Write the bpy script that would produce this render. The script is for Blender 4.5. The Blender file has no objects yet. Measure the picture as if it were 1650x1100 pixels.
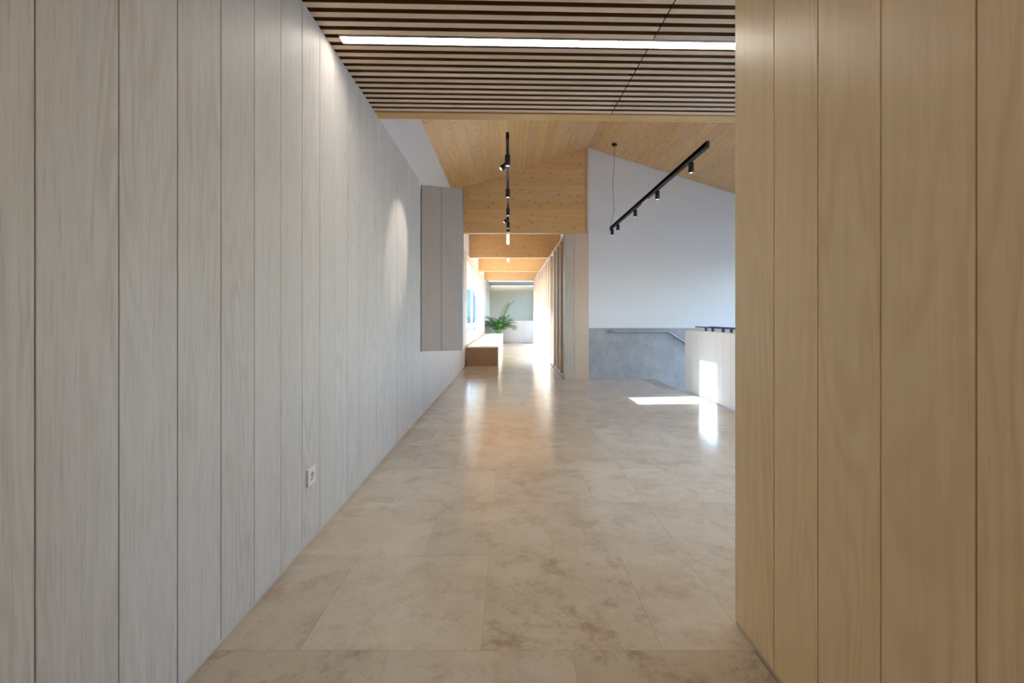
import bpy, bmesh, math, random
from mathutils import Vector, Matrix

C = bpy.context.scene.collection
SC = bpy.context.scene
R = math.radians
random.seed(7)

# ------------------------------------------------------------------ camera
F = 733.0                      # focal length in pixels of the 1650x1100 frame
cam_d = bpy.data.cameras.new('camera')
cam = bpy.data.objects.new('camera', cam_d); C.objects.link(cam)
cam.location = (0, 0, 1.1); cam.rotation_euler = (R(90), 0, 0)
cam_d.sensor_width = 36; cam_d.lens = 36 * F / 1650
cam_d.shift_x = 5 / 1650; cam_d.shift_y = -40 / 1650
cam_d.clip_start = 0.02; cam_d.clip_end = 300
SC.camera = cam

# ------------------------------------------------------------------ world, sun, exposure
SUN_ELEV = R(25)
w = bpy.data.worlds.new('sky'); SC.world = w; w.use_nodes = True
nt = w.node_tree; nt.nodes.clear()
sky = nt.nodes.new('ShaderNodeTexSky'); sky.sky_type = 'NISHITA'
sky.sun_disc = False; sky.sun_elevation = SUN_ELEV; sky.sun_rotation = R(270)
sky.air_density = 1.0; sky.dust_density = 1.5; sky.ozone_density = 1.0
bg = nt.nodes.new('ShaderNodeBackground'); bg.inputs['Strength'].default_value = 1.12
out = nt.nodes.new('ShaderNodeOutputWorld')
wb = nt.nodes.new('ShaderNodeMix'); wb.data_type = 'RGBA'; wb.blend_type = 'MULTIPLY'   # camera balanced for the warm lamps indoors
wb.inputs[0].default_value = 1.0; wb.inputs[7].default_value = (0.86, 0.93, 1.12, 1)
nt.links.new(sky.outputs[0], wb.inputs[6]); nt.links.new(wb.outputs[2], bg.inputs[0]); nt.links.new(bg.outputs[0], out.inputs[0])

sun_d = bpy.data.lights.new('sun', 'SUN'); sun_d.energy = 23; sun_d.angle = R(0.6)
sun_d.color = (0.56, 0.77, 1.0)
sun = bpy.data.objects.new('sun', sun_d); C.objects.link(sun)
sdir = Vector((math.cos(SUN_ELEV), 0.06, -math.sin(SUN_ELEV)))
sun.rotation_euler = sdir.to_track_quat('-Z', 'Y').to_euler()
sun.location = (-12, 8, 8)

vs = SC.view_settings
SC.display_settings.display_device = 'sRGB'
vs.view_transform = 'Standard'; vs.look = 'None'; vs.gamma = 1; vs.use_curve_mapping = False
vs.exposure = 0.80
cy = SC.cycles
cy.use_denoising = True
cy.max_bounces = 14; cy.diffuse_bounces = 7; cy.glossy_bounces = 5; cy.transparent_max_bounces = 12
cy.sample_clamp_indirect = 8.0
cy.caustics_reflective = False; cy.caustics_refractive = False

def portal(name, loc, rot, sx, sy):
    d = bpy.data.lights.new(name, 'AREA'); d.shape = 'RECTANGLE'; d.size = sx; d.size_y = sy
    d.cycles.is_portal = True
    o = bpy.data.objects.new(name, d); o.location = loc; o.rotation_euler = rot; C.objects.link(o)
# portals guide sky sampling through the modelled window openings, some of them added (they give no light of their own)
portal('portal_corridor', (-1.12, 14.3, 1.5), (0, R(-90), 0), 2.1, 7.7)
portal('portal_slot', (-1.2, 5.9, 1.77), (0, R(-90), 0), 1.1, 0.5)
portal('portal_end', (1.62, 21.6, 1.5), (0, R(90), 0), 2.0, 3.2)
portal('portal_front', (4.17, 1.28, 1.05), (R(90), 0, 0), 3.0, 2.05)
portal('portal_stair', (6.05, 5.4, 0.3), (0, R(90), 0), 3.9, 4.8)

# ------------------------------------------------------------------ materials
def lin(c):
    return tuple(((v / 255) / 12.92 if v / 255 <= 0.04045 else ((v / 255 + 0.055) / 1.055) ** 2.4) for v in c)

class NB:
    def __init__(self, name):
        self.m = bpy.data.materials.new(name); self.m.use_nodes = True
        self.t = self.m.node_tree; self.t.nodes.clear()
        self.out = self.n('ShaderNodeOutputMaterial')
    def n(self, t, **kw):
        x = self.t.nodes.new(t)
        for k, v in kw.items(): setattr(x, k, v)
        return x
    def l(self, a, b): self.t.links.new(a, b)
    def math(self, op, a, b=None, clamp=False):
        x = self.n('ShaderNodeMath', operation=op); x.use_clamp = clamp
        for i, v in enumerate((a, b)):
            if v is None: continue
            if isinstance(v, (int, float)): x.inputs[i].default_value = v
            else: self.l(v, x.inputs[i])
        return x.outputs[0]
    def mix(self, fac, a, b, mode='MIX'):
        x = self.n('ShaderNodeMix', data_type='RGBA', blend_type=mode)
        for s, v in ((x.inputs[0], fac), (x.inputs[6], a), (x.inputs[7], b)):
            if isinstance(v, (int, float)): s.default_value = v
            elif isinstance(v, tuple): s.default_value = (*v, 1)
            else: self.l(v, s)
        return x.outputs[2]
    def ramp(self, fac, p0, p1, v0=0.0, v1=1.0):
        x = self.n('ShaderNodeMapRange'); x.inputs[1].default_value = p0; x.inputs[2].default_value = p1
        x.inputs[3].default_value = v0; x.inputs[4].default_value = v1
        self.l(fac, x.inputs[0]); return x.outputs[0]
    def noise(self, vec, scale, detail=4, rough=0.55, dist=0.0):
        x = self.n('ShaderNodeTexNoise'); x.inputs['Scale'].default_value = scale
        x.inputs['Detail'].default_value = detail; x.inputs['Roughness'].default_value = rough
        x.inputs['Distortion'].default_value = dist
        self.l(vec, x.inputs['Vector']); return x.outputs[0]
    def coords(self, scale=(1, 1, 1), shift=True):
        tc = self.n('ShaderNodeTexCoord'); mp = self.n('ShaderNodeMapping')
        mp.inputs['Scale'].default_value = scale
        self.l(tc.outputs['Object'], mp.inputs['Vector'])
        if not shift: return mp.outputs[0]
        oi = self.rand()
        v = self.n('ShaderNodeVectorMath', operation='ADD')
        sc = self.n('ShaderNodeVectorMath', operation='SCALE'); sc.inputs[0].default_value = (37.1, 61.7, 83.3)
        self.l(oi, sc.inputs['Scale'])
        self.l(mp.outputs[0], v.inputs[0]); self.l(sc.outputs[0], v.inputs[1])
        return v.outputs[0]
    def rand(self):
        if not hasattr(self, '_r'): self._r = self.n('ShaderNodeObjectInfo').outputs['Random']
        return self._r
    def finish(self, color, rough=0.5, metal=0.0, bump=None, bump_d=0.001, spec=0.5):
        b = self.n('ShaderNodeBsdfPrincipled')
        if isinstance(color, tuple): b.inputs['Base Color'].default_value = (*color, 1)
        else: self.l(color, b.inputs['Base Color'])
        if isinstance(rough, (int, float)): b.inputs['Roughness'].default_value = rough
        else: self.l(rough, b.inputs['Roughness'])
        b.inputs['Metallic'].default_value = metal; b.inputs['Specular IOR Level'].default_value = spec
        if bump is not None:
            bp = self.n('ShaderNodeBump'); bp.inputs['Distance'].default_value = bump_d; bp.inputs['Strength'].default_value = 1
            self.l(bump, bp.inputs['Height']); self.l(bp.outputs[0], b.inputs['Normal'])
        self.l(b.outputs[0], self.out.inputs[0])
        return self.m

def wood(name, light, dark, axis='z', rough=0.45, ring=0.35, pore=0.25, tone=0.12, knots=0.0, spec=0.4, freq=1.0):
    """axis = grain direction in object space"""
    nb = NB(name)
    def sc(across, along): return tuple(along if a == axis else across for a in 'xyz')
    v1 = nb.coords(sc(5.5 * freq, 0.75 * freq)); v2 = nb.coords(sc(46, 1.6)); v3 = nb.coords(sc(170, 7))
    n1 = nb.noise(v1, 1.0, 2.5, 0.5, 0.4)
    rings = nb.math('SINE', nb.math('MULTIPLY', n1, 78.0))
    rings = nb.ramp(rings, -0.4, 1.0)
    n2 = nb.noise(v2, 1.0, 5, 0.6)
    n3 = nb.noise(v3, 1.0, 3, 0.6)
    base = nb.mix(nb.math('MULTIPLY', nb.ramp(n2, 0.3, 0.8), 0.6), lin(light), lin(dark))
    gate = nb.ramp(nb.noise(nb.coords(sc(2.5, 0.6)), 1.0, 2), 0.42, 0.62)
    col = nb.mix(nb.math('MULTIPLY', nb.math('MULTIPLY', rings, gate), ring), base, lin(dark))
    col = nb.mix(nb.math('MULTIPLY', nb.ramp(n3, 0.52, 0.72), pore), col, tuple(v * 0.62 for v in lin(dark)))
    if knots:
        v0 = nb.coords(sc(1.0, 0.8)); sx = nb.n('ShaderNodeSeparateXYZ'); nb.l(v0, sx.inputs[0])
        cb = nb.n('ShaderNodeCombineXYZ'); nb.l(sx.outputs[0], cb.inputs[0]); nb.l(sx.outputs[2 if axis == 'x' else 1], cb.inputs[1]); vk = cb.outputs[0]
        vo = nb.n('ShaderNodeTexVoronoi'); vo.voronoi_dimensions = '2D'; vo.inputs['Scale'].default_value = 5.5; vo.inputs['Randomness'].default_value = 1
        wob = nb.n('ShaderNodeVectorMath', operation='ADD'); nn = nb.n('ShaderNodeTexNoise'); nn.inputs['Scale'].default_value = 40
        nb.l(vk, nn.inputs['Vector'])
        s2 = nb.n('ShaderNodeVectorMath', operation='SCALE'); s2.inputs['Scale'].default_value = 0.012; nb.l(nn.outputs[1], s2.inputs[0])
        nb.l(vk, wob.inputs[0]); nb.l(s2.outputs[0], wob.inputs[1]); nb.l(wob.outputs[0], vo.inputs['Vector'])
        sep = nb.n('ShaderNodeSeparateColor'); nb.l(vo.outputs['Color'], sep.inputs[0])
        has = nb.math('GREATER_THAN', sep.outputs[0], 0.3)
        k = nb.math('MULTIPLY', nb.ramp(vo.outputs['Distance'], 0.055, 0.03), has, True)
        halo = nb.math('MULTIPLY', nb.ramp(vo.outputs['Distance'], 0.2, 0.05), has, True)
        col = nb.mix(nb.math('MULTIPLY', halo, 0.35 * knots), col, lin(dark))
        col = nb.mix(nb.math('MULTIPLY', k, 0.8 * knots), col, lin((96, 58, 32)))
    hs = nb.n('ShaderNodeHueSaturation'); nb.l(col, hs.inputs['Color'])
    nb.l(nb.ramp(nb.rand(), 0, 1, 1 - tone, 1 + tone), hs.inputs['Value'])
    wn = nb.n('ShaderNodeTexWhiteNoise', noise_dimensions='1D'); nb.l(nb.rand(), wn.inputs['W'])
    nb.l(nb.ramp(wn.outputs['Value'], 0, 1, 1 - tone, 1 + tone), hs.inputs['Saturation'])
    return nb.finish(hs.outputs[0], rough, bump=n3, bump_d=0.0004, spec=spec)

def stone(name, base, dark, pale, mottled=0.25, rough=(0.10, 0.22), tone=0.06, pits=0.5, spec=0.5):
    nb = NB(name)
    v = nb.coords((1, 1, 1))
    big = nb.noise(v, 2.6, 8, 0.66, 0.25)
    vs_ = nb.coords((5, 14, 5)); fine = nb.noise(vs_, 1.0, 8, 0.68)
    col = nb.mix(nb.ramp(big, 0.35, 0.65), lin(base), lin(pale))
    patch = nb.noise(v, 5.5, 10, 0.78, 0.1)
    col = nb.mix(nb.math('MULTIPLY', nb.ramp(patch, 0.49, 0.62), mottled), col, lin(dark))
    col = nb.mix(nb.math('MULTIPLY', nb.ramp(fine, 0.5, 0.75), 0.22), col, lin(pale))
    speck = nb.noise(v, 95, 3, 0.7)
    col = nb.mix(nb.math('MULTIPLY', nb.ramp(speck, 0.64, 0.72), pits), col, tuple(c * 0.55 for c in lin(dark)))
    hs = nb.n('ShaderNodeHueSaturation'); nb.l(col, hs.inputs['Color'])
    nb.l(nb.ramp(nb.rand(), 0, 1, 1 - tone, 1 + tone), hs.inputs['Value'])
    ro = nb.ramp(nb.noise(v, 8, 6, 0.7), 0.3, 0.7, rough[0], rough[1])
    return nb.finish(hs.outputs[0], ro, bump=nb.noise(v, 9, 5, 0.6), bump_d=0.0006, spec=spec)

def paint(name, c, rough=0.6, spec=0.3):
    nb = NB(name); v = nb.coords((1, 1, 1), False)
    n = nb.noise(v, 1.2, 4); col = nb.mix(n, lin(c), tuple(x * 0.95 for x in lin(c)))
    return nb.finish(col, rough, bump=nb.noise(v, 240, 2), bump_d=0.0002, spec=spec)

def plain(name, c, rough=0.5, metal=0.0, spec=0.5):
    nb = NB(name); v = nb.coords((1, 1, 1), False)
    n = nb.noise(v, 30, 3)
    col = nb.mix(n, lin(c), tuple(x * 0.9 for x in lin(c)))
    return nb.finish(col, nb.ramp(n, 0.2, 0.8, rough * 0.92, rough * 1.08), metal, spec=spec)

def emit(name, c, s):
    nb = NB(name); e = nb.n('ShaderNodeEmission'); e.inputs[0].default_value = (*c, 1); e.inputs[1].default_value = s
    nb.l(e.outputs[0], nb.out.inputs[0]); return nb.m

def glass(name):
    nb = NB(name); t = nb.n('ShaderNodeBsdfTransparent'); t.inputs[0].default_value = (0.95, 0.97, 0.97, 1)
    g = nb.n('ShaderNodeBsdfGlossy'); g.inputs['Roughness'].default_value = 0.0
    fr = nb.n('ShaderNodeFresnel'); fr.inputs[0].default_value = 1.22; ge = nb.n('ShaderNodeNewGeometry')
    mx = nb.n('ShaderNodeMixShader'); nb.l(nb.math('MULTIPLY', fr.outputs[0], nb.math('SUBTRACT', 1.0, ge.outputs['Backfacing'])), mx.inputs[0]); nb.l(t.outputs[0], mx.inputs[1]); nb.l(g.outputs[0], mx.inputs[2])
    nb.l(mx.outputs[0], nb.out.inputs[0]); return nb.m

M = {}
M['oak'] = wood('whitewashed_oak', (208, 204, 199), (194, 187, 178), 'z', 0.5, 0.85, 0.40, 0.035)
M['birch'] = wood('birch_plywood', (236, 214, 174), (222, 196, 152), 'z', 0.33, 0.7, 0.15, 0.03, freq=0.8)
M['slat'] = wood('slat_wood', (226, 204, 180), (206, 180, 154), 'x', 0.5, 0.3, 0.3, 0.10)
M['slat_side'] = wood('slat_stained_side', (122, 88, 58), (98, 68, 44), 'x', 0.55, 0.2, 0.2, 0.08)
M['pine_y'] = wood('pine_ceiling', (232, 190, 134), (202, 150, 92), 'y', 0.42, 0.35, 0.15, 0.06, 1.0)
M['pine_x'] = wood('pine_gable', (224, 184, 128), (198, 150, 94), 'x', 0.42, 0.35, 0.15, 0.05, 1.0)
M['pine_f'] = wood('pine_frame', (228, 206, 178), (212, 182, 148), 'z', 0.42, 0.3, 0.15, 0.03)
M['fin'] = wood('fin_wood', (202, 187, 170), (182, 163, 144), 'z', 0.42, 0.4, 0.15, 0.04)
M['endpanel'] = wood('end_panel_wood', (212, 188, 164), (196, 168, 142), 'z', 0.42, 0.4, 0.12, 0.03)
M['bench'] = wood('bench_wood', (172, 134, 96), (146, 110, 76), 'x', 0.4, 0.4, 0.18, 0.03)
M['oak_daylit'] = wood('daylit_whitewash', (233, 236, 241), (222, 224, 228), 'z', 0.5, 0.3, 0.12, 0.02)  # whitewash lightened and blued, cool daylight put into the colour
M['bench_pale'] = wood('bench_pale_wood', (222, 212, 198), (206, 192, 174), 'y', 0.4, 0.4, 0.15, 0.02)
M['shutter'] = wood('shutter_wood', (184, 172, 162), (168, 155, 144), 'z', 0.5, 0.3, 0.2, 0.02)
M['stone'] = stone('limestone', (200, 186, 165), (158, 136, 110), (214, 204, 187), 0.36, pits=0.8, spec=0.85)
M['stone_m'] = stone('limestone_mottled', (192, 178, 157), (146, 124, 101), (208, 197, 178), 0.6, spec=0.85)
M['stone_d'] = stone('limestone_dark', (170, 150, 128), (136, 110, 84), (186, 166, 142), 0.3)
M['stone_g'] = stone('grey_stone', (154, 150, 148), (130, 126, 124), (170, 168, 166), 0.4, (0.35, 0.5), 0.03, 0.3)
M['grout'] = plain('grout', (168, 150, 126), 0.8)
M['white'] = paint('white_paint', (228, 226, 224))
M['greywall'] = paint('grey_green_paint', (208, 198, 176))
M['greysoffit'] = paint('grey_soffit_paint', (206, 204, 196))
M['dark'] = plain('dark_backing', (38, 28, 20), 0.9, spec=0.1)
M['black'] = plain('black_metal', (26, 24, 22), 0.45, 0.0)
M['rail_black'] = plain('dark_rail_paint', (40, 44, 54), 0.4)
M['bronze'] = plain('track_side', (62, 54, 44), 0.5)
M['strip'] = plain('aluminium_strip', (206, 196, 184), 0.5)
M['plate_grey'] = plain('grey_socket_plate', (172, 174, 174), 0.4)
M['steel'] = plain('brushed_steel', (176, 178, 180), 0.3, 1.0)
M['plastic'] = plain('white_plastic', (232, 228, 220), 0.35)
M['hole'] = plain('socket_hole', (70, 64, 58), 0.6)
M['glass'] = glass('window_glass')
M['led'] = emit('led_diffuser', (1.0, 0.93, 0.84), 22)
M['led_fill'] = emit('led_fill_diffuser', (1.0, 0.88, 0.74), 20)
M['led_far'] = emit('led_diffuser_cool', (1.0, 0.97, 0.93), 4)
M['tube'] = emit('lit_tube', (1.0, 0.98, 0.95), 1.5)
M['lens'] = emit('spot_lens', (1.0, 0.95, 0.9), 0.7)
M['concrete'] = stone('terrace_concrete', (172, 168, 160), (152, 148, 140), (184, 180, 174), 0.2, (0.7, 0.9), 0.02, 0.2)
M['hedge'] = plain('haze_tinted_foliage', (132, 166, 176), 0.7)  # blue of distant haze mixed into the foliage colour
M['trunk'] = plain('tree_bark', (92, 76, 62), 0.9)
M['leaf'] = plain('palm_leaf', (46, 98, 44), 0.45)
M['stem'] = plain('palm_stem', (150, 178, 112), 0.5)
M['pot'] = plain('plant_pot_grey', (206, 204, 200), 0.5)
M['soil'] = plain('potting_soil', (60, 44, 32), 0.95)

# ------------------------------------------------------------------ mesh helpers
class MB:
    """collects boxes / tubes / prisms into one mesh"""
    def __init__(self): self.v = []; self.f = []
    def add(self, vs, fs):
        b = len(self.v); self.v += [tuple(p) for p in vs]; self.f += [tuple(b + i for i in f) for f in fs]; return self
    def box(self, x0, x1, y0, y1, z0, z1):
        vs = [(x0,y0,z0),(x1,y0,z0),(x1,y1,z0),(x0,y1,z0),(x0,y0,z1),(x1,y0,z1),(x1,y1,z1),(x0,y1,z1)]
        return self.add(vs, [(0,3,2,1),(4,5,6,7),(0,1,5,4),(1,2,6,5),(2,3,7,6),(3,0,4,7)])
    def prism_y(self, pts, y0, y1):
        """polygon in XZ (counter-clockwise seen from -Y) extruded along Y"""
        n = len(pts); vs = [(x, y0, z) for x, z in pts] + [(x, y1, z) for x, z in pts]
        fs = [tuple(range(n)), tuple(reversed(range(n, 2 * n)))]
        fs += [(i, i + n, (i + 1) % n + n, (i + 1) % n) for i in range(n)]
        return self.add(vs, fs)
    def tube(self, pts, r, n=10, cap=True):
        pts = [Vector(p) for p in pts]; rings = []
        rr = r if isinstance(r, (list, tuple)) else [r] * len(pts)
        up = None
        for i, p in enumerate(pts):
            d = (pts[min(i + 1, len(pts) - 1)] - pts[max(i - 1, 0)]).normalized()
            ref = Vector((0, 0, 1)) if abs(d.z) < 0.95 else Vector((1, 0, 0))
            if up is None: a = d.cross(ref).normalized()
            else: a = (up - d * up.dot(d)).normalized()
            up = a; b = d.cross(a)
            rings.append([p + (a * math.cos(2*math.pi*k/n) + b * math.sin(2*math.pi*k/n)) * rr[i] for k in range(n)])
        vs = [q for r_ in rings for q in r_]; fs = []
        for i in range(len(pts) - 1):
            for k in range(n):
                fs.append((i*n+k, i*n+(k+1)%n, (i+1)*n+(k+1)%n, (i+1)*n+k))
        if cap:
            fs.append(tuple(reversed(range(n)))); fs.append(tuple(range((len(pts)-1)*n, len(pts)*n)))
        return self.add(vs, fs)
    def lathe(self, prof, n=24, cx=0, cy=0):
        vs = []; fs = []
        for r, z in prof:
            vs += [(cx + r*math.cos(2*math.pi*k/n), cy + r*math.sin(2*math.pi*k/n), z) for k in range(n)]
        for i in range(len(prof) - 1):
            for k in range(n): fs.append((i*n+k, i*n+(k+1)%n, (i+1)*n+(k+1)%n, (i+1)*n+k))
        fs.append(tuple(reversed(range(n)))); fs.append(tuple(range((len(prof)-1)*n, len(prof)*n)))
        return self.add(vs, fs)
    def mesh(self, name, mat, smooth=False, bevel=0.0):
        me = bpy.data.meshes.new(name); me.from_pydata(self.v, [], self.f)
        bm = bmesh.new(); bm.from_mesh(me); bmesh.ops.recalc_face_normals(bm, faces=bm.faces)
        if bevel: bmesh.ops.bevel(bm, geom=bm.edges[:], offset=bevel, segments=1, affect='EDGES')
        if smooth:
            for f in bm.faces: f.smooth = len(f.verts) <= 4
            for e in bm.edges:
                if len(e.link_faces) == 2 and e.calc_face_angle(0) > R(40): e.smooth = False
        bm.to_mesh(me); bm.free()
        me.materials.append(M[mat]); return me
    def obj(self, name, mat, parent=None, smooth=False, bevel=0.0, loc=None):
        """loc given: vertices are in local coordinates about loc (world); else vertices are world coordinates"""
        o = bpy.data.objects.new(name, self.mesh(name, mat, smooth, bevel)); C.objects.link(o)
        return attach(o, parent, Vector(loc) if loc is not None else Vector((0, 0, 0)))

def world_loc(o):
    v = Vector(o.location)
    while o.parent is not None: o = o.parent; v += Vector(o.location)
    return v
def attach(o, parent, loc):
    if parent is not None:
        o.parent = parent; o.location = Vector(loc) - world_loc(parent)
    else: o.location = loc
    return o

_cache = {}
def piece(name, size, loc, mat, parent, bevel=0.0, rot=None, local=False):
    """a box piece with its origin at its centre; alike pieces share mesh data"""
    key = (name, tuple(round(s, 4) for s in size), mat, bevel)
    if key not in _cache:
        a, b, c = (s / 2 for s in size)
        _cache[key] = MB().box(-a, a, -b, b, -c, c).mesh(name, mat, bevel=bevel)
    o = bpy.data.objects.new(name, _cache[key]); C.objects.link(o)
    if local: o.parent = parent; o.location = loc
    else: attach(o, parent, loc)
    if rot: o.rotation_euler = rot
    return o
def tag(o, label, cat, group=None, kind=None):
    o['label'] = label; o['category'] = cat
    if group: o['group'] = group
    if kind: o['kind'] = kind
    return o
def empty(name, loc, label, cat, group=None, kind=None):
    o = bpy.data.objects.new(name, None); o.empty_display_size = 0.1; C.objects.link(o); o.location = loc
    return tag(o, label, cat, group, kind)

# ------------------------------------------------------------------ key dimensions
XL = -0.9625          # face of the left cladding
XW = -0.985           # white wall plane behind it
XR = 0.808            # face of the right plywood wall
ZT = 2.57             # top of cladding / slats
YB = 8.0              # gable wall, end panel, back wall
RX, RZ = 1.386, 4.08  # roof ridge
SL, SR = 0.333, 0.317
XF = 0.98             # front of the fins
XE = 6.0              # exterior right wall
def roof_z(x): return RZ - (SL * (RX - x) if x < RX else SR * (x - RX))

# ------------------------------------------------------------------ floor
mb = MB()
mb.box(-1.3, XR, -4, YB, -0.3, -0.0018)
mb.box(XR, 2.62, 1.3, YB, -0.3, -0.0018)
mb.box(2.62, XE, 1.3, 3.6, -0.3, -0.0018)
mb.box(-1.3, 1.4, YB, 24, -0.3, -0.0018)
floor = tag(mb.obj('floor', 'grout'), 'polished beige limestone tile floor running down the corridor', 'floor', kind='structure')
PW = 0.597
Y0 = 1.5
def tile(x0, x1, y0, y1, mat='stone'):
    g = 0.0005
    piece('stone_tile', (x1 - x0 - 2*g, y1 - y0 - 2*g, 0.01), ((x0+x1)/2, (y0+y1)/2, -0.005 + random.uniform(-0.0002, 0.0002)), mat, floor)
def row_tiles(y0, y1, xa, xb, off, mats=None):
    x = off
    while x > xa: x -= 0.6
    while x < xb - 0.01:
        a, b = max(x, xa), min(x + 0.6, xb)
        if b - a > 0.02: tile(a, b, y0, y1, (mats or {}).get(round((a + b) / 2, 1), 'stone'))
        x += 0.6
for k in range(-4, 30):
    y0 = Y0 + PW * k; y1 = y0 + PW
    if y0 > 19.3: break
    off = 0.508 if k % 2 == 0 else 0.208
    mats = {}
    if k == 0: mats = {0.2: 'stone_m'}
    if k == -1: mats = {-0.7: 'stone_m', 0.5: 'stone_m'}
    if y0 < YB - 0.3:
        yy = min(y1, YB)
        row_tiles(y0, yy, XW, XR, off, mats)
        if y0 > 1.2:
            xe = 2.62 if y0 > 6.6 else 2.63
            if y0 > 6.6:
                row_tiles(y0, yy, XR, 2.335, off + 0.30)
                tile(2.335, 2.56, y0, yy, 'stone_d'); tile(2.56, 2.62, y0, yy)
            else:
                row_tiles(y0, yy, XR, 2.62 if y0 > 3.3 else 3.8, off + 0.30)
        if y1 > YB:
            row_tiles(YB, y1, XW, 1.0, off)
    else:
        row_tiles(y0, y1, XW, 1.0, off, mats)

# ------------------------------------------------------------------ left wall with cladding and corridor windows
WY0, WY1, WZ0, WZ1 = 10.45, 18.15, 0.46, 2.53      # band of corridor windows
SY0, SY1, SZ0, SZ1 = 5.50, 6.02, 1.22, 2.325        # slot window in the niche behind the shutter
mb = MB()
xo = -1.285
def wl(y0, y1, z0, z1): mb.box(xo, XW, y0, y1, z0, z1)
wl(-4, SY0, 0, 3.30); wl(SY0, SY1, 0, SZ0); wl(SY0, SY1, SZ1, 3.30); wl(SY1, WY0, 0, 3.30)
wl(WY0, WY1, 0, WZ0); wl(WY0, WY1, WZ1, 3.30); wl(WY1, 19.7, 0, 3.30)
wall_left = tag(mb.obj('wall_left', 'white'), 'left wall of white plaster faced with whitewashed vertical oak boards', 'wall', kind='structure')
P = 0.1987
NY0, NY1 = 5.04, 6.28      # niche bared by the open shutter
k = -9
while True:
    y0 = 0.9246 + P * k; y1 = y0 + P; k += 1
    if y0 > 10.35: break
    y1 = min(y1, 10.42)
    yc = (y0 + y1) / 2
    if NY0 - 0.05 < yc < NY1 + 0.05: z0, z1 = 0.022, 0.715
    else: z0, z1 = 0.022, ZT
    piece('plank', (0.0225, y1 - y0 - 0.003, z1 - z0), (XW + 0.01125 + random.uniform(-0.0006, 0.0006), yc, (z0 + z1)/2), 'oak', wall_left, 0.0008)
tag(MB().box(XW, XL - 0.008, -0.9, 10.42, 0.0, 0.018).obj('baseboard_left', 'strip'), 'thin metal strip along the foot of the whitewashed boards', 'baseboard', kind='structure')

# ------------------------------------------------------------------ right foreground wall
mb = MB().box(XR + 0.02, XR + 0.18, -4, 1.622, 0, 2.62)
wall_right = tag(mb.obj('wall_right', 'dark'), 'right foreground wall of warm birch plywood boards', 'wall', kind='structure')
ys = [1.627, 1.387, 1.19, 0.989, 0.787, 0.587, 0.387, 0.187, -0.013, -0.213, -0.413, -0.613, -0.813]
for a, b in zip(ys[1:], ys[:-1]):
    piece('plywood_panel', (0.02, b - a - 0.0034, 2.60 - 0.02), (XR + 0.01, (a + b)/2, (2.60 + 0.02)/2), 'birch', wall_right, 0.0008)
piece('plywood_panel', (0.155, 0.02, 2.58), (XR + 0.0975, 1.634, 1.31), 'birch', wall_right, 0.0008)
tag(MB().box(XR + 0.004, XR + 0.02, -0.9, 1.627, 0.0, 0.016).obj('baseboard_right', 'strip'), 'thin metal strip along the foot of the birch plywood wall', 'baseboard', kind='structure')

# walls behind the viewpoint and beside the hall
tag(MB().box(-1.3, 0.99, -4.2, -4, 0, 2.7).obj('wall_rear', 'white'), 'plain white wall closing the hall behind the viewpoint', 'wall', kind='structure')
mb = MB(); mb.box(0.99, 2.65, 1.3, 1.5, 0, 2.7); mb.box(5.7, XE + 0.2, 1.3, 1.5, 0, 2.7); mb.box(2.65, 5.7, 1.3, 1.5, 2.1, 2.7)
win = empty('window_8', (3.42, 1.4, 0), 'added glazed front of the side hall, unseen behind the plywood wall', 'window', kind='structure')  # unseen glazing added to bring cool daylight onto balustrade and back wall
for xx in (2.68, 4.18, 5.67): piece('jamb', (0.06, 0.08, 2.1), (xx, 1.4, 1.05), 'pine_f', win, 0.002)
for zz in (0.03, 2.07): piece('rail', (2.93, 0.08, 0.06), (4.175, 1.4, zz), 'pine_f', win, 0.002)
for a, b in ((2.71, 4.15), (4.21, 5.64)): MB().box(a, b, 1.397, 1.403, 0.06, 2.04).obj('pane', 'glass', win)
tag(MB().box(0.99, 60, -20, 1.3, -0.4, -0.05).obj('entrance_ground', 'concrete'), 'pale paving outside the added glazed front', 'ground', kind='structure')
tag(mb.obj('wall_front', 'white'), 'white partition closing the side hall behind the plywood wall', 'wall', kind='structure')

# ------------------------------------------------------------------ slatted ceiling (skewed by 1.5 degrees, as the hall is)
mb = MB().box(-1.3, 0.99, -4, 3.25, 2.70, 2.85); mb.box(0.99, XE, 1.2, 3.25, 2.70, 2.85)
tag(mb.obj('ceiling', 'dark'), 'dark soffit above the timber slats', 'ceiling', kind='structure')
ANG = 0.0266
slats = empty('slatted_ceiling', (XL + 0.008, 0, 0), 'slatted timber ceiling over the foreground hall with a slot of light', 'ceiling', kind='structure')
slats.rotation_euler = (0, 0, ANG)
PS = 0.0678; SW = 0.037; SD = 0.05
SEAM = 0.83 + 0.9545
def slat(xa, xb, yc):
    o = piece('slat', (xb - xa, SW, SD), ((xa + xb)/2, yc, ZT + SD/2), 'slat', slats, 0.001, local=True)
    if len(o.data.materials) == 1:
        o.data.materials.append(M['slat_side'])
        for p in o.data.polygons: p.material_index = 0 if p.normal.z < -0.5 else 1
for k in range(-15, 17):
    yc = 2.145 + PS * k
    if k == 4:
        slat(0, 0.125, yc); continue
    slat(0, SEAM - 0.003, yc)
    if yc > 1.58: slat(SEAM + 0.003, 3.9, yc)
for xx in (0.5, 1.3, 2.3, 3.1):
    piece('batten', (0.04, 1.62, 0.03), (xx, 2.42, ZT + SD + 0.016), 'dark', slats, local=True)
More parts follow.
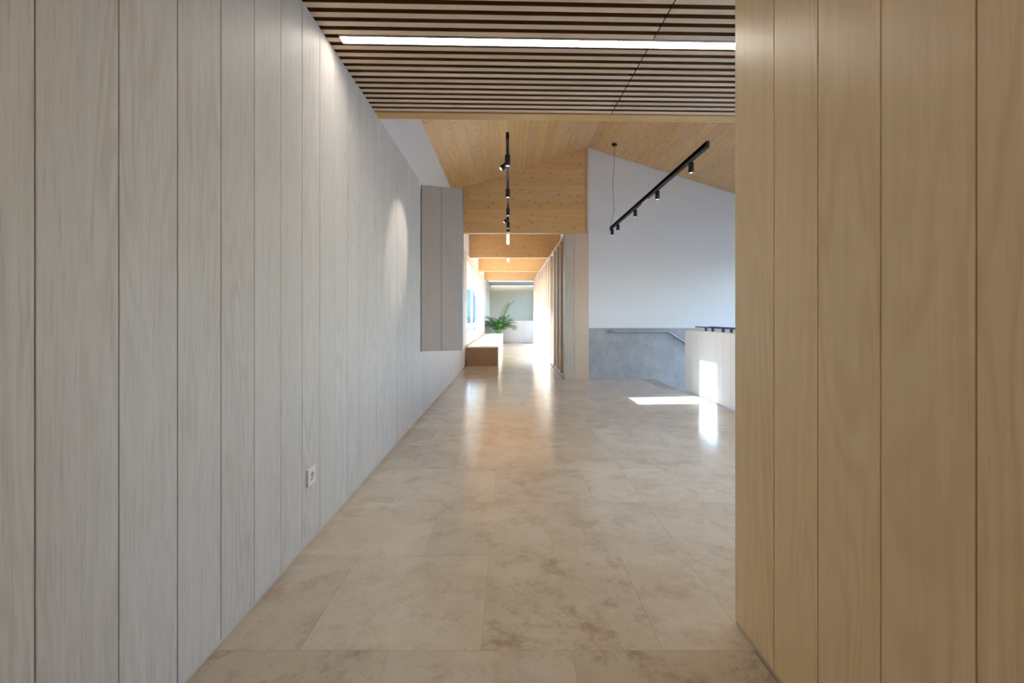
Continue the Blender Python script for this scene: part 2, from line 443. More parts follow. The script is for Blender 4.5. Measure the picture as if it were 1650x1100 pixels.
# linear light in the slot of the fifth row
def linear_light(label, yc):
    led = empty('linear_light', (XL + 0.008, 0, 0), label, 'light')
    led.rotation_euler = (0, 0, ANG)
    def lp(name, mat, x0, x1, y0, y1, z0, z1):
        o = MB().box(x0, x1, y0, y1, z0, z1).obj(name, mat); o.parent = led; o.location = (0, 0, 0); return o
    lp('diffuser', 'led', 0.13, 3.9, yc - 0.026, yc + 0.026, ZT + 0.016, ZT + 0.026)
    h = MB(); h.box(0.127, 3.9, yc - 0.034, yc - 0.0285, ZT + 0.0, ZT + 0.055); h.box(0.127, 3.9, yc + 0.0285, yc + 0.034, ZT + 0.0, ZT + 0.055)
    h.box(0.127, 3.9, yc - 0.0285, yc + 0.0285, ZT + 0.050, ZT + 0.055); h.box(0.125, 0.129, yc - 0.034, yc + 0.034, ZT, ZT + 0.055)
    o = h.obj('housing', 'plastic'); o.parent = led; o.location = (0, 0, 0)
linear_light('long bright linear light set between the ceiling slats', 2.145 + PS * 4)
# unseen light added behind the viewpoint to brighten the foreground walls
fill_light = empty('linear_light', (-0.08, -0.55, ZT + 0.02), 'added linear light behind the viewpoint, brightening the near walls', 'light')
MB().box(-0.9, 0.75, -0.571, -0.529, ZT + 0.004, ZT + 0.0135).obj('diffuser', 'led_fill', fill_light)
MB().box(-0.91, 0.76, -0.58, -0.52, ZT + 0.014, ZT + 0.0195).obj('housing', 'plastic', fill_light)
# unslatted part of the ceiling behind the viewpoint
tag(MB().box(-1.0, XR + 0.02, -4, 1.05, ZT + 0.02, ZT + 0.06).obj('ceiling_panel', 'slat'), 'flat timber ceiling panel continuing behind the viewpoint', 'ceiling', kind='structure')
beam = MB(); 
def skew(x): return ANG * (x - XL)
vs = []
y0, y1 = 3.262, 3.365
xa, xb = XW, XE
vs = [(xa, y0, ZT-0.006), (xb, y0 + skew(xb), ZT-0.006), (xb, y1 + skew(xb), ZT-0.006), (xa, y1, ZT-0.006),
      (xa, y0, 2.95), (xb, y0 + skew(xb), 2.95), (xb, y1 + skew(xb), 2.95), (xa, y1, 2.95)]
beam.add(vs, [(0,3,2,1),(4,5,6,7),(0,1,5,4),(1,2,6,5),(2,3,7,6),(3,0,4,7)])
tag(beam.obj('ceiling_beam', 'pine_x'), 'pine beam closing the end of the slatted ceiling', 'beam', kind='structure')
mb = MB().prism_y([(XW, 2.84), (XE, 2.84), (XE, roof_z(XE) + 0.05), (RX, RZ + 0.05), (XW, roof_z(XW) + 0.05)], 3.21, 3.26)
tag(mb.obj('wall_lintel', 'white'), 'white gable infill above the beam where the ceiling rises', 'wall', kind='structure')

# ------------------------------------------------------------------ pitched pine ceiling
mb = MB()
mb.prism_y([(XW - 0.3, roof_z(XW - 0.3) + 0.04), (RX, RZ + 0.04), (RX, RZ + 0.3), (XW - 0.3, roof_z(XW - 0.3) + 0.3)], 3.2, 24)
mb.prism_y([(RX, RZ + 0.04), (XE + 0.2, roof_z(XE + 0.2) + 0.04), (XE + 0.2, roof_z(XE + 0.2) + 0.3), (RX, RZ + 0.3)], 3.2, YB + 0.3)
mb.prism_y([(RX, RZ + 0.04), (1.9, RZ + 0.04), (1.9, RZ + 0.3), (RX, RZ + 0.3)], YB, 24)
pitched = tag(mb.obj('ceiling_pitched', 'pine_y'), 'pitched knotty pine ceiling over the stair hall', 'ceiling', kind='structure')
def slope_boards(x_from, sgn, slope, length, y0, y1):
    n = 0; bw = 0.145; ang = math.atan(slope); s = 0.0
    while s < length:
        c = s + bw / 2
        x = x_from + sgn * c * math.cos(ang); z = RZ - c * math.sin(ang)
        # board sits just below the slab
        nx, nz = sgn * math.sin(ang), math.cos(ang)
        piece('board', (bw - 0.0012, y1 - y0, 0.03), (x + nx * 0.015, (y0 + y1)/2, z + nz * 0.015), 'pine_y', pitched, 0.0006, rot=(0, sgn * ang, 0))
        s += bw
slope_boards(RX, -1, SL, (RX - XW) / math.cos(math.atan(SL)) - 0.02, 3.37, YB - 0.002)
slope_boards(RX, 1, SR, (XE - RX) / math.cos(math.atan(SR)) - 0.1, 3.55, YB - 0.002)
slope_boards(RX, -1, SL, (RX - XW) / math.cos(math.atan(SL)) - 0.02, YB + 0.12, 18.4)

# ------------------------------------------------------------------ pine gable wall and corridor beams
gx0, gx1 = XW, 1.36
mb = MB().prism_y([(gx0, ZT), (gx1, ZT), (gx1, roof_z(gx1)), (gx0, roof_z(gx0))], YB + 0.03, YB + 0.12)
gable = tag(mb.obj('wall_gable', 'pine_x'), 'knotty pine gable wall above the corridor opening', 'wall', kind='structure')
z = ZT
while z < RZ:
    z1 = min(z + 0.14, RZ)
    a = gx0 if z1 < roof_z(gx0) else RX - (RZ - z1) / SL
    a2 = gx0 if z < roof_z(gx0) else RX - (RZ - z) / SL
    pts = [(a2, z + 0.0006), (gx1, z + 0.0006), (gx1, min(z1 - 0.0006, roof_z(gx1) - 0.001))]
    top = min(z1 - 0.0006, roof_z(gx1) - 0.001)
    if a < gx1 - 0.02: pts.append((a, top))
    if a2 < gx1 - 0.02:
        cx = (a2 + gx1)/2; cz = z + 0.07
        o = MB().prism_y([(px - cx, pz - cz) for px, pz in pts], -0.015, 0.015).obj('board', 'pine_x', gable, loc=(cx, YB + 0.015, cz))
    z = z1
tag(MB().box(gx1, gx1 + 0.035, YB - 0.02, YB + 0.1, ZT, RZ - 0.005).obj('trim_1', 'endpanel'), 'pale upright trim between the pine gable and white wall', 'trim', kind='structure')
for i, yb in enumerate((11.26, 14.66, 18.25)):
    x0, x1 = XW + 0.002, 1.36
    o = MB().prism_y([(x0, ZT - 0.01), (x1, ZT - 0.01), (x1, roof_z(x1) + 0.0), (x0, roof_z(x0) + 0.0)], yb, yb + 0.14).obj('ceiling_beam', 'pine_x')
    tag(o, ['deep pine beam across the corridor, nearest behind the gable wall', 'deep pine beam across the middle of the corridor',
            'deep pine beam at the far end of the corridor above the grey room'][i], 'beam', 'pine beams across the corridor', kind='structure')

# ------------------------------------------------------------------ back wall with stone wainscot, corridor right wall
mb = MB()
mb.prism_y([(1.4, 0.90), (XE, 0.90), (XE, roof_z(XE) + 0.03), (1.4, roof_z(1.4) + 0.03)], YB + 0.012, YB + 0.2)
mb.box(1.4, XE, YB + 0.03, YB + 0.2, -2.9, 0.90)
wall_back = tag(mb.obj('wall_back', 'white'), 'white wall at the back of the stair hall with a grey stone wainscot', 'wall', kind='structure')
for a, b, z0, z1 in ((1.4, 1.683, 0, 0.9), (1.683, 2.335, 0, 0.9), (2.335, 2.90, 0.18, 0.9), (2.335, 2.90, -0.72, 0.18), (2.90, 3.55, 0, 0.9),
                     (3.55, 4.2, 0, 0.9), (4.2, 4.85, 0, 0.9), (4.85, 5.5, 0, 0.9), (5.5, XE, 0, 0.9),
                     (2.9, 3.55, -0.9, 0), (3.55, 4.2, -0.9, 0), (4.2, 4.85, -0.9, 0), (4.85, 5.5, -0.9, 0), (5.5, XE, -0.9, 0)):
    g = 0.0004
    piece('stone_slab', (b - a - 2*g, 0.03, z1 - z0 - 2*g), ((a + b)/2, YB + 0.015, (z0 + z1)/2), 'stone_g', wall_back)
mb = MB().box(1.28, 1.395, YB + 0.06, 19.2, 0, 4.1)
tag(mb.obj('wall_corridor', 'white'), 'pale wall behind the row of timber fins', 'wall', kind='structure')

# ------------------------------------------------------------------ timber fins along the corridor
screen = empty('fin_screen', (XF, YB, 0), 'row of full-height pale timber fins lining the right of the corridor', 'screen')
fy = [8.10, 8.70, 9.32, 9.94, 10.85, 11.45, 12.07, 12.68]
while fy[-1] < 17.6: fy.append(fy[-1] + 0.61)
for y in fy:
    piece('fin', (0.28, 0.075, 2.53 - 0.03), (XF + 0.14, y + 0.0375, (2.53 + 0.03)/2), 'fin', screen, 0.002)
MB().box(XF - 0.005, 1.28, YB + 0.06, 18.2, 2.53, ZT - 0.012).obj('head_rail', 'fin', screen)
MB().box(XF - 0.005, 1.28, YB + 0.06, 18.2, 0.001, 0.03).obj('sill_rail', 'fin', screen)
MB().box(XF - 0.018, XF - 0.006, YB + 0.02, 18.2, 0.0, 0.012).obj('floor_strip', 'bronze', screen)
piece('end_board', (0.165, 0.05, ZT - 0.003), (XF + 0.0875, YB + 0.025, ZT/2), 'fin', screen, 0.001)
piece('end_board', (0.252, 0.05, ZT - 0.003), (XF + 0.297, YB + 0.022, ZT/2), 'endpanel', screen, 0.001)

# ------------------------------------------------------------------ corridor windows
def pane_glass(x, y0, y1, z0, z1, parent): 
    return MB().box(x - 0.003, x + 0.003, y0, y1, z0, z1).obj('pane', 'glass', parent)
posts = [10.45, 12.4, 14.3, 16.25, 18.15]
names = ['nearest', 'second', 'third', 'farthest']
FX0, FX1 = -1.10, -0.99
for i in range(4):
    a, b = posts[i], posts[i + 1]
    win = empty('window_%d' % (i + 1), (-1.04, (a + b)/2, WZ0), 'pine framed window above the bench, %s of the row' % names[i], 'window', 'corridor windows', kind='structure')
    piece('jamb', (0.045, 0.045, WZ1 - WZ0), (-1.015, a + 0.025, (WZ0 + WZ1)/2), 'pine_f', win, 0.002)
    piece('jamb', (0.045, 0.045, WZ1 - WZ0), (-1.015, b - 0.025, (WZ0 + WZ1)/2), 'pine_f', win, 0.002)
    piece('head', (0.045, b - a - 0.1, 0.06), (-1.015, (a + b)/2, WZ1 - 0.03), 'pine_f', win, 0.002)
    piece('sill', (0.045, b - a - 0.1, 0.06), (-1.015, (a + b)/2, WZ0 + 0.03), 'pine_f', win, 0.002)
    for yy in (a + 0.075, b - 0.075):
        piece('sash_stile', (0.035, 0.045, WZ1 - WZ0 - 0.12), (-1.010, yy, (WZ0 + WZ1)/2), 'pine_f', win, 0.002)
    for zz in (WZ0 + 0.085, WZ1 - 0.085):
        piece('sash_rail', (0.035, b - a - 0.195, 0.05), (-1.010, (a + b)/2, zz), 'pine_f', win, 0.002)
    pane_glass(-1.002, a + 0.095, b - 0.095, WZ0 + 0.11, WZ1 - 0.11, win)
    h = MB().box(-0.995, -0.975, b - 0.085, b - 0.065, 1.40, 1.42); h.box(-0.985, -0.972, b - 0.085, b - 0.065, 1.29, 1.42)
    h.obj('handle', 'steel', win, bevel=0.002)
tag(MB().box(XW - 0.002, XW + 0.02, WY0 - 0.05, WY1, WZ1, WZ1 + 0.05).obj('trim_2', 'pine_f'), 'pine head trim running above the corridor windows', 'trim', kind='structure')
# slot window in the niche
win = empty('window_5', (-1.2, (SY0 + SY1)/2, SZ0), 'narrow upright window hidden in the niche behind the shutter', 'window', kind='structure')
fr = MB(); fr.box(-1.28, -1.23, SY0, SY0 + 0.006, SZ0, SZ1); fr.box(-1.28, -1.23, SY1 - 0.006, SY1, SZ0, SZ1)
fr.box(-1.28, -1.23, SY0, SY1, SZ0, SZ0 + 0.006); fr.box(-1.28, -1.23, SY0, SY1, SZ1 - 0.006, SZ1)
fr.obj('frame', 'pine_f', win); pane_glass(-1.255, SY0 + 0.006, SY1 - 0.006, SZ0 + 0.006, SZ1 - 0.006, win)

# ------------------------------------------------------------------ open shutter
sh = empty('wall_shutter', (XL, 5.04, 0.715), 'tall folded wall shutter of two greige boards standing out from the white wall', 'shutter')
sh.rotation_euler = (0, 0, math.atan2(0.16, 0.445))
L = math.hypot(0.16, 0.445); H = 2.56 - 0.715
for a, b in ((0.0, 0.215), (0.218, L - 0.014)):
    piece('shutter_board', (b - a, 0.03, H), ((a + b)/2, 0.015, H/2), 'shutter', sh, 0.0015, local=True)
o = MB().box(L - 0.013, L, -0.001, 0.034, 0, H).obj('edge_strip', 'steel'); o.parent = sh; o.location = (0, 0, 0)
o = MB().box(0.0, L - 0.014, 0.031, 0.05, 0.05, H - 0.05).obj('backing', 'oak'); o.parent = sh; o.location = (0, 0, 0)

# ------------------------------------------------------------------ bench
bench = empty('window_bench', (-0.6, 10.12, 0), 'long low timber bench under the corridor windows', 'bench')
bx0, bx1 = -0.955, -0.235
by = [10.12, 13.2, 18.2]
piece('end_panel', (bx1 - bx0 - 0.02, 0.022, 0.40), ((bx0 + bx1)/2 - 0.01, by[0] + 0.011, 0.2), 'bench', bench, 0.001)
for a, b in zip(by[:-1], by[1:]):
    piece('seat_board', (bx1 - bx0 + 0.005, b - a - 0.004, 0.025), ((bx0 + bx1)/2, (a + b)/2, 0.4125), 'bench_pale', bench, 0.001)
    piece('front_panel', (0.022, b - a - 0.004, 0.40), (bx1 - 0.011, (a + b)/2, 0.2), 'bench_pale', bench, 0.001)
MB().box(bx0, bx1 - 0.03, by[0] + 0.03, by[-1], 0.0, 0.39).obj('carcass', 'bench', bench)

# ------------------------------------------------------------------ end of the corridor
tag(MB().box(-1.0, 1.6, 18.45, 24, 2.69, 2.75).obj('ceiling_soffit', 'greysoffit'), 'grey lowered soffit over the far end of the corridor', 'ceiling', kind='structure')
tag(MB().box(-1.3, 1.6, 23.5, 23.7, 0, 2.75).obj('wall_end', 'greywall'), 'plain grey green wall closing the far end', 'wall', kind='structure')
tag(MB().box(-1.285, XW, 19.7, 23.5, 0, 2.75).obj('wall_end_left', 'greywall'), 'grey return wall at the far left end', 'wall', kind='structure')
mb = MB().box(1.45, 1.6, 19.2, 20.0, 0, 2.75); mb.box(1.45, 1.6, 23.2, 23.5, 0, 2.75); mb.box(1.45, 1.6, 20.0, 23.2, 0, 0.5); mb.box(1.45, 1.6, 20.0, 23.2, 2.5, 2.75)
tag(mb.obj('wall_end_right', 'greywall'), 'grey wall at the far right end behind the fins', 'wall', kind='structure')
tag(MB().box(-1.2, 1.6, 18.45, 18.5, 2.72, 4.0).obj('wall_end_upper', 'white'), 'white infill above the far soffit', 'wall', kind='structure')
win = empty('window_7', (1.52, 21.6, 0.5), 'added side window lighting the far grey room, out of view', 'window', kind='structure')  # out-of-view window added because the end wall was too dark
for yy in (20.03, 23.17): piece('jamb', (0.08, 0.06, 2.0), (1.52, yy, 1.5), 'pine_f', win, 0.002)
for zz in (0.53, 2.47): piece('rail', (0.08, 3.08, 0.06), (1.52, 21.6, zz), 'pine_f', win, 0.002)
pane_glass(1.52, 20.06, 23.14, 0.56, 2.44, win)
mb = MB().box(XW, 1.45, 19.22, 19.34, 0, 0.90)
low = tag(mb.obj('low_wall', 'white'), 'low whitewashed board parapet at the far end behind the palm', 'parapet', kind='structure')
x = XW
while x < 1.4:
    b = min(x + 0.12, 1.44)
    piece('plank', (b - x - 0.004, 0.02, 0.885), ((x + b)/2, 19.21, 0.4625), 'oak_daylit', low, 0.001); x = b
piece('cap', (2.42, 0.15, 0.02), ((XW + 1.45)/2, 19.27, 0.915), 'oak_daylit', low, 0.001)
for lab, yl in (('near of the two thin light lines in the far grey soffit', 20.4), ('thin light line where the far grey wall meets its soffit', 23.4)):
    led = empty('strip_light', (0.2, yl, 2.69), lab, 'light')
    MB().box(-0.9, 1.4, yl - 0.03, yl + 0.03, 2.676, 2.684).obj('diffuser', 'led_far', led)
    MB().box(-0.91, 1.41, yl - 0.04, yl + 0.04, 2.684, 2.6895).obj('housing', 'plastic', led)

# ------------------------------------------------------------------ stairwell, balustrade and rails
mb = MB()
mb.box(2.55, XE, 3.4, YB + 0.2, -3.0, -2.85)
mb.box(2.5, 2.62, 3.6, YB, -2.9, -0.3)
mb.box(2.62, XE, 3.5, 3.6, -2.9, -0.3)
tag(mb.obj('floor_lower', 'stone_g'), 'lower floor at the foot of the stairwell', 'floor', kind='structure')
stair = empty('staircase', (2.62, 7.4, 0), 'stone stair going down behind the white board balustrade', 'stairs', kind='structure')
for i in range(10):
    z1 = -0.172 * (i + 1); x0 = 2.64 + 0.28 * i
    piece('step', (0.30, 1.18, 0.17), (x0 + 0.15, 7.395, z1 - 0.085), 'stone_g', stair, 0.002)
bal = empty('balustrade', (2.63, 5.2, 0), 'white board balustrade beside the stair with a sun patch on it', 'balustrade')
BY0, BY1, BH = 3.62, 6.78, 0.895
MB().box(2.652, 2.73, BY0, BY1, 0.0, BH - 0.02).obj('core', 'white', bal)
y = BY1
while y > BY0 + 0.02:
    a = max(y - P, BY0)
    piece('plank', (0.02, y - a - 0.003, BH - 0.014), (2.641, (a + y)/2, (BH - 0.014)/2 + 0.008), 'oak_daylit', bal, 0.0015); y = a
piece('cap_strip', (0.022, BY1 - BY0, 0.016), (2.641, (BY0 + BY1)/2, BH + 0.002), 'plastic', bal, 0.001)
piece('top_plate', (0.078, BY1 - BY0, 0.012), (2.692, (BY0 + BY1)/2, BH - 0.012), 'rail_black', bal, 0.001)
piece('end_board', (0.10, 0.018, BH - 0.02), (2.682, BY1 + 0.0095, (BH - 0.02)/2), 'oak_daylit', bal, 0.001)
def guard(xr, y_end, label):
    g = empty('guard_rail', (xr, 5.2, BH), label, 'rail', 'black rails over the balustrade')
    piece('rail_bar', (0.04, y_end - BY0, 0.014), (xr, (BY0 + y_end)/2, 0.955), 'rail_black', g, 0.002)
    for yy in (6.19, 5.98, 5.69, 5.48, 5.19, 4.98, 4.69, 4.48, 4.19, 3.98):
        piece('rail_post', (0.02, 0.045, 0.0575), (xr, yy, 0.9195), 'rail_black', g, 0.002)
    return g
guard(2.682, 6.51, 'slim black guard rail on short posts on top of the balustrade')
g = empty('stair_rail', (2.96, 5.2, -0.3), 'thin dark rail beyond the balustrade on the stairwell side', 'rail')
piece('rail_bar', (0.03, 6.70 - BY0, 0.010), (2.96, (BY0 + 6.70)/2, 0.952), 'rail_black', g, 0.002)
for yy in (4.4, 5.0):
    piece('rail_post', (0.02, 0.02, 0.95 + 0.3), (2.96, yy, 0.325), 'rail_black', g, 0.001)
for yy in (4.4, 5.0):
    piece('fixing', (0.34, 0.04, 0.03), (2.79, yy, -0.2), 'rail_black', g, 0.001)

# steel handrail on the stone wainscot
hr = empty('handrail', (1.8, YB, 0.84), 'brushed steel handrail on the stone wainscot bending down the stair', 'handrail')
yh = YB - 0.065
MB().tube([(1.79, YB - 0.002, 0.842), (1.785, yh + 0.02, 0.842), (1.80, yh, 0.842), (2.3, yh, 0.842), (2.755, yh, 0.842), (2.79, yh, 0.832),
           (2.83, yh, 0.808), (3.2, yh, 0.57), (4.4, yh, -0.20)], 0.021, 14).obj('rail', 'steel', hr, smooth=True)
for bx, bz in ((1.90, 0.842), (2.51, 0.842), (2.93, 0.745), (3.7, 0.25)):
    b = MB().tube([(bx, YB - 0.001, bz - 0.075), (bx, yh + 0.012, bz - 0.07), (bx, yh, bz - 0.055), (bx, yh, bz - 0.02)], 0.006, 8)
    b.tube([(bx, YB - 0.0005, bz - 0.075), (bx, YB - 0.006, bz - 0.075)], 0.016, 14)
    b.obj('bracket', 'steel', hr, smooth=True)

# ------------------------------------------------------------------ sockets
def socket(loc, face, label, mat='plastic'):
    """face: 'x' plate facing +X, 'y' plate facing -Y"""
    s = empty('wall_socket', loc, label, 'socket')
    s.rotation_euler = (0, 0, R(90)) if face == 'x' else (0, 0, 0)
    # local: plate in XZ, facing -Y
    n = 24; vs = []; fs = []
    h = 0.041; d = 0.011; r = 0.0205
    def ringp(rad, y): return [(rad*math.cos(2*math.pi*k/n), y, rad*math.sin(2*math.pi*k/n)) for k in range(n)]
    def sq(hh, y):
        pts = []
        for k in range(n):
            c, s_ = math.cos(2*math.pi*k/n), math.sin(2*math.pi*k/n); m = max(abs(c), abs(s_)); pts.append((hh*c/m, y, hh*s_/m))
        return pts
    rings = [sq(h, 0), sq(h, -d + 0.002), sq(h - 0.002, -d), ringp(r + 0.0015, -d), ringp(r, -d + 0.001), ringp(r - 0.0005, -0.0005), ]
    mb = MB()
    for q in rings: vs += q
    for i in range(len(rings) - 1):
        for k in range(n): fs.append((i*n+k, i*n+(k+1)%n, (i+1)*n+(k+1)%n, (i+1)*n+k))
    fs.append(tuple((len(rings)-1)*n + k for k in range(n)))
    mb.add(vs, fs)
    o = mb.obj('plate', mat, smooth=False); o.parent = s; o.location = (0, 0, 0)
    for sx in (-0.0095, 0.0095):
        p = MB().tube([(sx, -0.0004, 0), (sx, -0.0012, 0)], 0.003, 10).obj('pin_hole', 'hole'); p.parent = s; p.location = (0, 0, 0)
    for z0 in (r - 0.003, -r + 0.0008):
        c = MB().box(-0.003, 0.003, -d + 0.001, -0.001, z0, z0 + 0.0022).obj('earth_clip', 'steel'); c.parent = s; c.location = (0, 0, 0)
socket((XL + 0.0005, 2.20, 0.33), 'x', 'white square power socket low on the whitewashed board wall')
socket((2.035, YB - 0.0005, 0.345), 'y', 'small power socket on the grey stone wainscot below the handrail', 'plate_grey')

# ------------------------------------------------------------------ track lights
ZR = 2.587
def spot_light(name, loc, target, energy, size=38, blend=0.6):
    d = bpy.data.lights.new(name, 'SPOT'); d.energy = energy; d.spot_size = R(size); d.spot_blend = blend; d.shadow_soft_size = 0.02
    d.color = (1.0, 0.92, 0.82)
    o = bpy.data.objects.new(name, d); C.objects.link(o); o.location = loc
    o.rotation_euler = (Vector(target) - Vector(loc)).to_track_quat('-Z', 'Y').to_euler()
def spot(track, x, y, tilt=None, energy=8, rad=0.0255, ln=0.095):
    """cylinder head hung under the rail; tilt = aim point"""
    top = Vector((x, y, ZR - 0.004))
    if tilt is None: d = Vector((0, 0, -1)); a = top - Vector((0, 0, 0.006))
    else:
        d = (Vector(tilt) - top).normalized(); a = top + Vector((0, 0, -0.018)) + d * -0.005
    b = a + d * ln
    head = MB().tube([a, a + d*0.004, b - d*0.003, b], [rad*0.93, rad, rad, rad*0.93], 20).obj('spotlight_head', 'black', track, smooth=True)
    lens = MB().tube([b + d*0.0005, b + d*0.0015], rad*0.72, 18)
    lens.obj('lens', 'lens', head)
    st = MB().box(x - 0.008, x + 0.008, y - 0.012, y + 0.012, ZR - 0.02, ZR + 0.001).obj('adapter', 'black', head)
    spot_light('spot_lamp', b + d*0.01, b + d*1.0, energy)
def track(x, ya, yb, label):
    t = empty('track_light', (x, (ya + yb)/2, ZR), label, 'track light', 'suspended black track lights')
    rw = 0.0135
    m = MB(); m.box(x - rw, x - rw + 0.004, ya, yb, ZR, ZR + 0.057); m.box(x + rw - 0.004, x + rw, ya, yb, ZR, ZR + 0.057)
    m.box(x - rw, x + rw, ya, yb, ZR + 0.02, ZR + 0.057); m.box(x - rw, x + rw, ya - 0.003, ya, ZR, ZR + 0.057); m.box(x - rw, x + rw, yb, yb + 0.003, ZR, ZR + 0.057)
    m.box(x - rw + 0.004, x + rw - 0.004, ya, yb, ZR + 0.003, ZR + 0.02)
    m.obj('rail', 'bronze' if x > 1 else 'black', t)
    return t
def wire(t, x, y, r=0.0009):
    MB().tube([(x, y, ZR + 0.056), (x, y, roof_z(x) + 0.002)], r, 6).obj('suspension_wire', 'steel', t)
t1 = track(-0.012, 3.81, 7.62, 'black track light hanging over the left of the hall, seen end on')
for y in (4.17, 5.27, 6.22, 7.12, 7.45): spot(t1, -0.012, y, energy=6)
spot(t1, -0.012, 4.36, (-0.96, 3.98, 1.75), energy=26)
spot(t1, -0.012, 6.8, (-0.96, 6.3, 1.6), energy=10)
for y in (4.3, 5.8, 7.4): wire(t1, -0.012, y)
t2 = track(1.75, 4.0, 7.84, 'black track light hanging in front of the white stair wall')
for y in (4.37, 5.36, 6.30, 7.30, 7.70): spot(t2, 1.75, y, energy=6)
MB().box(1.742, 1.758, 5.75, 5.98, ZR - 0.012, ZR + 0.002).obj('driver', 'plastic', t2)
for y in (4.25, 5.72, 6.2): wire(t2, 1.75, y)
zc = roof_z(1.75)
MB().lathe([(0.036, zc - 0.03), (0.042, zc - 0.026), (0.042, zc + 0.005)], 20, 1.75, 7.55).obj('canopy', 'black', t2, smooth=True)
MB().tube([(1.75, 7.55, zc - 0.03), (1.752, 7.56, zc - 0.3), (1.735, 7.6, zc - 0.6), (1.765, 7.68, zc - 0.85), (1.79, 7.74, zc - 1.05), (1.77, 7.79, zc - 1.2), (1.752, 7.82, ZR + 0.05)], 0.0032, 8).obj('power_cable', 'black', t2, smooth=True)

# ------------------------------------------------------------------ tube pendants in the corridor
for lab, y, zb in (('lit white tube pendant hanging just beyond the gable wall', 9.6, 2.62), ('lit white tube pendant deeper in the corridor, beyond the nearest beam', 13.0, 2.66),
                   ):
    p = empty('tube_pendant', (-0.02, y, zb), lab, 'pendant lamp', 'tube pendants in the corridor')
    MB().lathe([(0.004, zb), (0.018, zb + 0.004), (0.027, zb + 0.014), (0.031, zb + 0.03), (0.031, zb + 0.42)], 20, -0.02, y).obj('tube', 'tube', p, smooth=True)
    MB().lathe([(0.033, zb + 0.42), (0.033, zb + 0.50), (0.006, zb + 0.505)], 20, -0.02, y).obj('cap', 'black', p, smooth=True)
    MB().tube([(-0.02, y, zb + 0.5), (-0.02, y, roof_z(-0.02) + 0.01)], 0.003, 8).obj('rod', 'black', p)

# ------------------------------------------------------------------ palm
px, py = -0.42, 18.72
palm = empty('potted_palm', (px, py, 0), 'green potted palm standing behind the far end of the bench', 'plant')
MB().lathe([(0.10, 0.0), (0.145, 0.02), (0.165, 0.30), (0.165, 0.34), (0.15, 0.34), (0.148, 0.31)], 28, px, py).obj('pot', 'pot', palm, smooth=True)
MB().lathe([(0.147, 0.29), (0.147, 0.315), (0.05, 0.325)], 24, px, py).obj('soil', 'soil', palm, smooth=True)
rnd = random.Random(11)
def frond(az, lean, length, droop, base, hgt):
    pts = []; n = 14
    d = Vector((math.cos(az), math.sin(az), 0))
    p = Vector(base); th = lean
    for i in range(n + 1):
        pts.append(Vector((max(p.x, -0.94), min(p.y, 19.16), p.z)))
        t = i / n
        p = p + (d * math.sin(th) + Vector((0, 0, 1)) * math.cos(th)) * (length / n)
        th += droop / n * (0.25 + 1.5 * t)
    st = MB().tube(pts, [0.009 * (1 - 0.85 * i / n) + 0.0015 for i in range(n + 1)], 6)
    fo = st.obj('frond', 'stem', palm, smooth=True)
    lf = MB(); side = Vector((-math.sin(az), math.cos(az), 0))
    for i in range(4, n + 1):
        for sub in (0, 0.33, 0.66):
            j = min(i + sub, n) ; i0 = int(j); fr_ = j - i0
            q = pts[i0].lerp(pts[min(i0 + 1, n)], fr_)
            tan = (pts[min(i0 + 1, n)] - pts[max(i0 - 1, 0)]).normalized()
            u = (j - 4) / (n - 4)
            ll = 0.30 * math.sin(math.pi * (0.22 + 0.70 * u)) * length
            for s in (-1, 1):
                dirv = (side * s * 0.85 + tan * 0.75 + Vector((0, 0, 0.12 + rnd.uniform(-0.12, 0.12)))).normalized()
                mid = q + dirv * ll * 0.5; tip = q + dirv * ll + Vector((0, 0, -0.30 * ll))
                wv = tan * 0.0085
                lf.add([q - wv*0.4, q + wv*0.4, mid + wv, mid - wv, tip], [(0, 1, 2, 3), (3, 2, 4)])
    lf.v = [(max(x, -0.95 + 0.02 * math.sin(40 * z)), min(y, 19.17), z) for x, y, z in lf.v]
    lf.obj('leaflets', 'leaf', fo)
specs = []
for i in range(22):
    az = i * 2.399 + 0.3
    ring = i / 21
    specs.append((az, 0.10 + 0.38 * ring + rnd.uniform(-0.05, 0.05), 0.92 + 0.13 * rnd.random() - 0.10 * ring, 1.1 + 1.25 * ring))
specs.append((0.15, 0.10, 1.55, 0.85)); specs.append((0.5, 0.06, 1.45, 0.7))
for az, lean, ln, dr in specs:
    b = (px + 0.05 * math.cos(az), py + 0.05 * math.sin(az), 0.30)
    frond(az, lean, ln, dr, b, 0)
for i in range(6):
    a = i * 1.05; r0 = 0.045
    MB().tube([(px + r0*math.cos(a), py + r0*math.sin(a), 0.30), (px + r0*1.2*math.cos(a), py + r0*1.2*math.sin(a), 0.75)], [0.016, 0.010], 8).obj('cane', 'stem', palm, smooth=True)

# ------------------------------------------------------------------ right exterior wall with the added stair window
mb = MB(); x0, x1 = XE, XE + 0.2
mb.box(x0, x1, -4, 3.0, -3, 3.0); mb.box(x0, x1, 3.0, 7.8, 2.25, 3.0); mb.box(x0, x1, 3.0, 7.8, -3, -1.65); mb.box(x0, x1, 7.8, YB + 0.2, -3, 3.0)
tag(mb.obj('wall_stair', 'white'), 'outer wall of the stair hall with an added tall window', 'wall', kind='structure')
win = empty('window_6', (XE + 0.1, 5.4, -1.65), 'added tall stair hall window, unseen beyond the plywood wall', 'window', kind='structure')  # unseen opening added for blue sky light from the right
for yy in (3.03, 5.4, 7.77): piece('jamb', (0.08, 0.06, 3.9), (XE + 0.1, yy, 0.3), 'pine_f', win, 0.002)
for zz in (-1.62, 2.22): piece('rail', (0.08, 4.7, 0.06), (XE + 0.1, 5.4, zz), 'pine_f', win, 0.002)
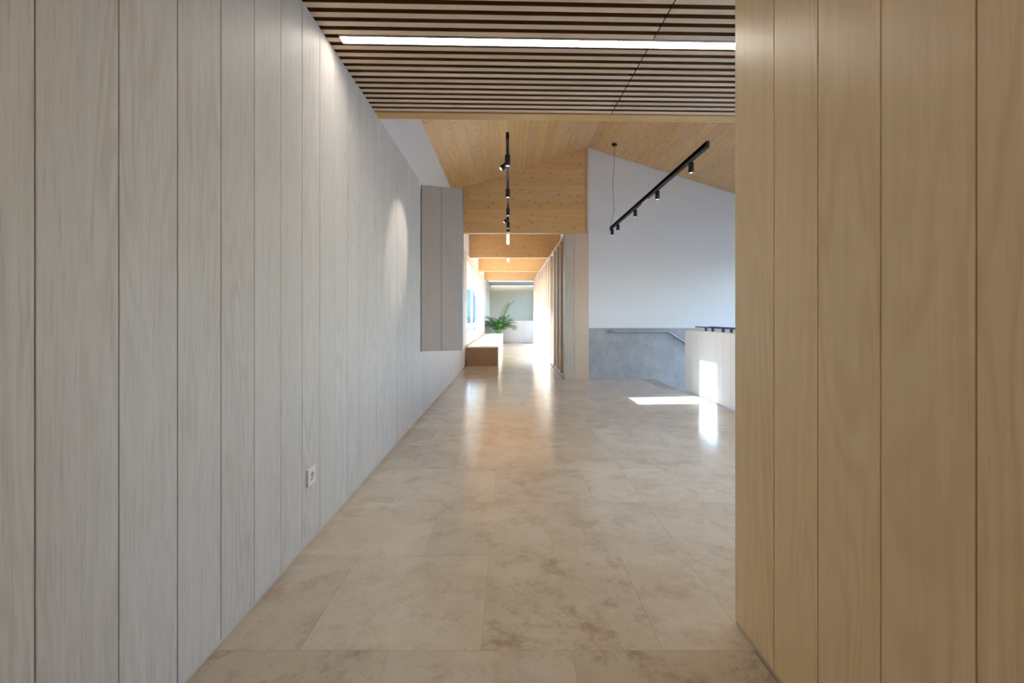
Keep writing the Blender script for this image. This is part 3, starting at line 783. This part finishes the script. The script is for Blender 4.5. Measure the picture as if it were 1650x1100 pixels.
pane_glass(XE + 0.1, 3.06, 5.37, -1.59, 2.19, win); pane_glass(XE + 0.1, 5.43, 7.74, -1.59, 2.19, win)

# ------------------------------------------------------------------ outside
tag(MB().box(-60, -1.29, -20, 90, -0.4, -0.08).obj('terrace_ground', 'concrete'), 'pale terrace outside the corridor windows', 'ground', kind='structure')
tag(MB().box(1.62, XE + 0.2, YB + 0.21, 90, -0.4, -0.05).obj('patio_ground', 'concrete'), 'pale ground outside the added far side window', 'ground', kind='structure')
tag(MB().box(XE + 0.2, 60, 1.3, 90, -3.4, -3.0).obj('garden_ground', 'concrete'), 'lower pale ground outside the added stair window', 'ground', kind='structure')
eave = tag(MB().box(-2.05, xo - 0.001, 2.0, 19.6, 2.665, 2.80).obj('roof_eave', 'pine_y'), 'pine roof overhang outside the corridor windows', 'eave', kind='structure')
def blob(cx, cy, cz, rx, ry, rz, seed):
    rn = random.Random(seed); bm = bmesh.new(); bmesh.ops.create_icosphere(bm, subdivisions=4, radius=1)
    from mathutils import noise
    for v in bm.verts:
        k = 1 + 0.22 * noise.noise(v.co * 2.3 + Vector((seed, 0, 0))) + 0.14 * noise.noise(v.co * 7 + Vector((0, seed, 0)))
        v.co = Vector((v.co.x * rx * k, v.co.y * ry * k, v.co.z * rz * k))
    me = bpy.data.meshes.new('crown'); bm.to_mesh(me); bm.free(); me.materials.append(M['hedge'])
    for p in me.polygons: p.use_smooth = True
    return me
for i, (tx, ty, hh) in enumerate(((-4.2, 40, 3.6), (-6.8, 44, 4.6), (-9.8, 46, 5.2), (-2.6, 58, 4.4), (-13.0, 52, 6.0))):
    t = empty('garden_tree', (tx, ty, -0.08), ['rounded garden tree nearest to the corridor windows', 'second garden tree out from the windows, a little taller', 'third garden tree out from the windows, broad and tall', 'garden tree closing the view along the outer wall', 'tallest garden tree, farthest out on the terrace'][i], 'tree', 'trees outside the windows')
    o = bpy.data.objects.new('crown', blob(0, 0, 0, 1.5, 1.4, hh * 0.46, i + 3)); C.objects.link(o); attach(o, t, (tx, ty, hh * 0.55))
    MB().tube([(tx, ty, -0.1), (tx, ty, hh * 0.5)], [0.12, 0.07], 8).obj('trunk', 'trunk', t)
